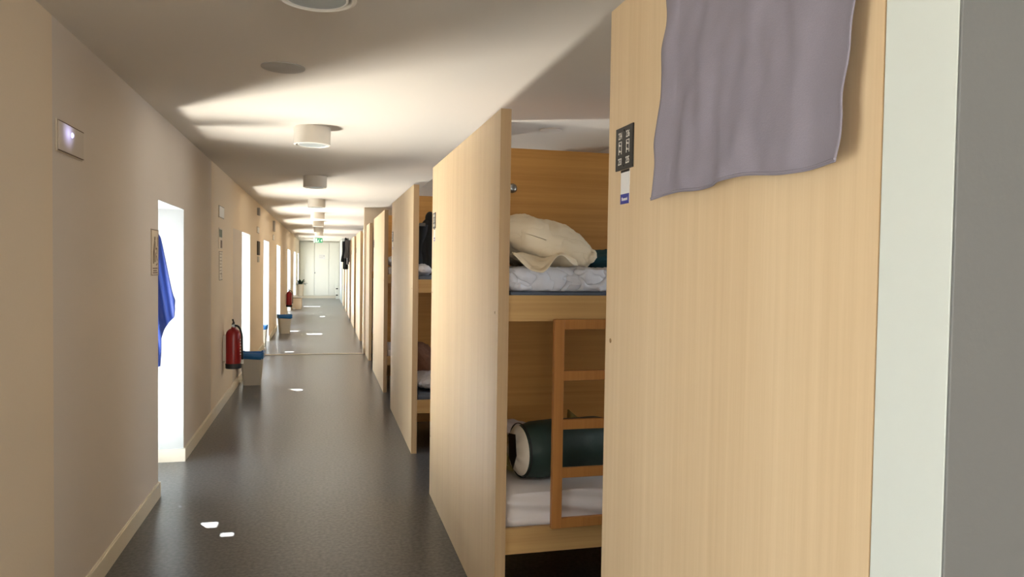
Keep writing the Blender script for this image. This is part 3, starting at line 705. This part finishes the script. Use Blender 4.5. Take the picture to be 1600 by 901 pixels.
box('paper_sheet', (-.135, -.002, -.10), (.135, .003, .10), 'paper', n_)
g2 = MB()
for k in range(4): g2.box((-.11, -.0035, .06-k*.035), (.05, -.002, .066-k*.035))
g2.box((.07, -.0035, .02), (.11, -.002, .06)); g2.build('paper_print', 'disc', n_)

def extinguisher(x, y, z, label):
    e = empty('fire_extinguisher', (x, y, z), label, 'fire extinguisher', 'red fire extinguishers on the left wall')
    MB().lathe([(.060, .035), (.078, .05), (.079, .36), (.070, .395), (.048, .42), (.026, .432), (.024, .445)], n=36).build('cylinder_body', 'red', e, smooth=True)
    MB().lathe([(.076, .0), (.083, .004), (.083, .05), (.0815, .055), (.079, .056)], n=36).build('base_skirt', 'black', e, smooth=True)
    vb = MB().lathe([(.022, .443), (.022, .475), (.014, .482)], n=16).box((-.012, -.035, .455), (.012, .03, .475)).build('valve', 'steel', e, smooth=True)
    MB().box((-.010, -.075, .478), (.010, .03, .487)).box((-.010, -.03, .487), (.010, .03, .495)).tube([(0, .02, .485), (0, -.02, .505), (0, -.075, .530)], .009, 8).build('handle', 'black', e)
    pts = []
    for k in range(19):
        t = k/18; a = -1.15 + .1*t
        pts.append((.02+.075*math.sin(min(1, t*3)*PI/2), -.02-.075*math.sin(min(1, t*2.2)*PI/2)+.045*t*t, .462+.03*math.sin(min(1, t*4)*PI)-.36*t))
    MB().tube(pts, .0105, 10).build('hose', 'black', e, smooth=True)
    q = pts[-1]; MB().tube([q, (q[0]-.003, q[1]+.006, q[2]-.045)], [.012, .016], 10).build('nozzle', 'white', e, smooth=True)
    def lab(u, v):
        a = math.radians(-55+u*70); return (.0805*math.cos(a), .0805*math.sin(a), .13+v*.19)
    MB().grid(lab, 14, 6).build('label_band', 'red', e, smooth=True)
    def row(k, w_):
        return lambda u, v: (.0815*math.cos(math.radians(-30+u*w_)), .0815*math.sin(math.radians(-30+u*w_)), .15+k*.032+v*.010)
    m = MB()
    for k in range(6): m.grid(row(k, 30-(k % 3)*9), 8, 1)
    m.build('label_print', 'print', e)
    MB().box((WALL_X-x, -.02, .08), (-.07, .02, .36)).build('wall_bracket', 'base', e)
    return e
E1 = extinguisher(WALL_X+.105, 8.42, .40, 'nearer red fire extinguisher with black hose on the left wall')
dup(E1, (WALL_X+.105, 21.6, .30), 'farther red fire extinguisher between the distant bright windows')
E1.rotation_euler.z = 0

def waste_bin(x, y, label, rz=0):
    r = empty('waste_bin', (x, y, 0), label, 'waste bin', 'grey waste bins with blue liners', rz)
    def rr(w_, d_, rad, n=6):
        o = []
        for cx, cy, a0 in ((w_/2-rad, d_/2-rad, 0), (-w_/2+rad, d_/2-rad, 90), (-w_/2+rad, -d_/2+rad, 180), (w_/2-rad, -d_/2+rad, 270)):
            for k in range(n+1):
                a = math.radians(a0+90*k/n); o.append((cx+rad*math.cos(a), cy+rad*math.sin(a)))
        return o
    def loft(secs, mat, name, capb=True, wob=0, par=r, solid=0):
        m = MB(); n = None; vs = []
        for (w_, d_, z) in secs:
            p = rr(w_, d_, .035); n = len(p)
            for i, (a, b) in enumerate(p): vs.append((a, b, z+wob*math.sin(i*1.7)*.5+wob*nz(a*25, b*25, z*9)))
        fs = [(j*n+k, j*n+(k+1) % n, (j+1)*n+(k+1) % n, (j+1)*n+k) for j in range(len(secs)-1) for k in range(n)]
        if capb: fs.append(tuple(range(n-1, -1, -1)))
        m._add(vs, fs); return m.build(name, mat, par, smooth=True, solid=solid)
    loft([(.20, .19, 0), (.205, .195, .01), (.27, .25, .385), (.275, .255, .39), (.262, .242, .392), (.20, .19, .03)], 'bin', 'bin_body')
    loft([(.285, .265, .335), (.290, .270, .375), (.292, .272, .405), (.268, .248, .408), (.245, .225, .36), (.22, .20, .25)], 'liner', 'bin_liner', False, .012, solid=.002)
    return r
waste_bin(-.87, 9.82, 'grey waste bin with blue liner, nearest on the left of the corridor')
waste_bin(-.825, 16.8, 'grey waste bin with blue liner beyond the threshold strip', .25)
b3 = waste_bin(-1.10, 14.3, 'narrow grey waste bin with bright blue liner inside third visible window niche'); b3.scale = (.7, .8, .95)

# bench and planter at the far end
bn = empty('corner_bench', (-.86, 25.55, 0), 'beige boxed bench with pale lid under the planter at the far left', 'bench')
MB().box((-.15, -.12, 0), (.14, .9, .37)).build('bench_box', 'wall_warm', bn, bevel=.006); MB().box((-.15, -.16, .385), (.19, .95, .42)).build('bench_lid', 'white', bn, bevel=.006)
MB().box((-.14, -.11, .37), (.13, .88, .385)).build('lid_shade', 'darkgap', bn)  # dark strip, the lid's shade put in as colour
pt = empty('potted_plant', (-.76, 25.85, .42), 'small green plant in a tall white planter on the far bench', 'plant')
MB().lathe([(.085, 0), (.095, .01), (.110, .40), (.10, .402), (.095, .36)], n=28).build('planter', 'white', pt, smooth=True)
MB().lathe([(.0955, .36), (.02, .37)], n=20).build('soil', 'darkgap', pt)
for k in range(22):
    a = k*2.4; ln = .20+.06*random.random(); m = MB()
    def lf(u, v, a=a, ln=ln, k=k):
        r = v*ln; w_ = .034*math.sin(v*PI*.95+.05); h = .37+(.12+.05*(k % 4))*v-.07*v*v*(1+(k % 3)*.5); s = (u-.5)*2*w_
        return (r*math.cos(a)-s*math.sin(a), r*math.sin(a)+s*math.cos(a), h+.01*abs(u-.5))
    m.grid(lf, 4, 8).build('leaf', 'leaf', pt, smooth=True, solid=.001)
dc = empty('door_stop_unit', (.60, 32.9, 0), 'low white unit with two dark handles at the right end of far doors', 'cabinet')
MB().box((-.09, -.12, 0), (.07, .30, .55)).build('unit_body', 'farwall', dc, bevel=.004)
for z in (.14, .42): box('handle', (-.085, -.135, z), (-.0, -.12, z+.05), 'darkgap', dc)
# small white door wedge by the bench
tag(MB().box((-.99, 25.2, 0), (-.90, 25.28, .05)).build('door_wedge', 'white', bevel=.012), 'tiny white door wedge on the floor against the far bench', 'door wedge')
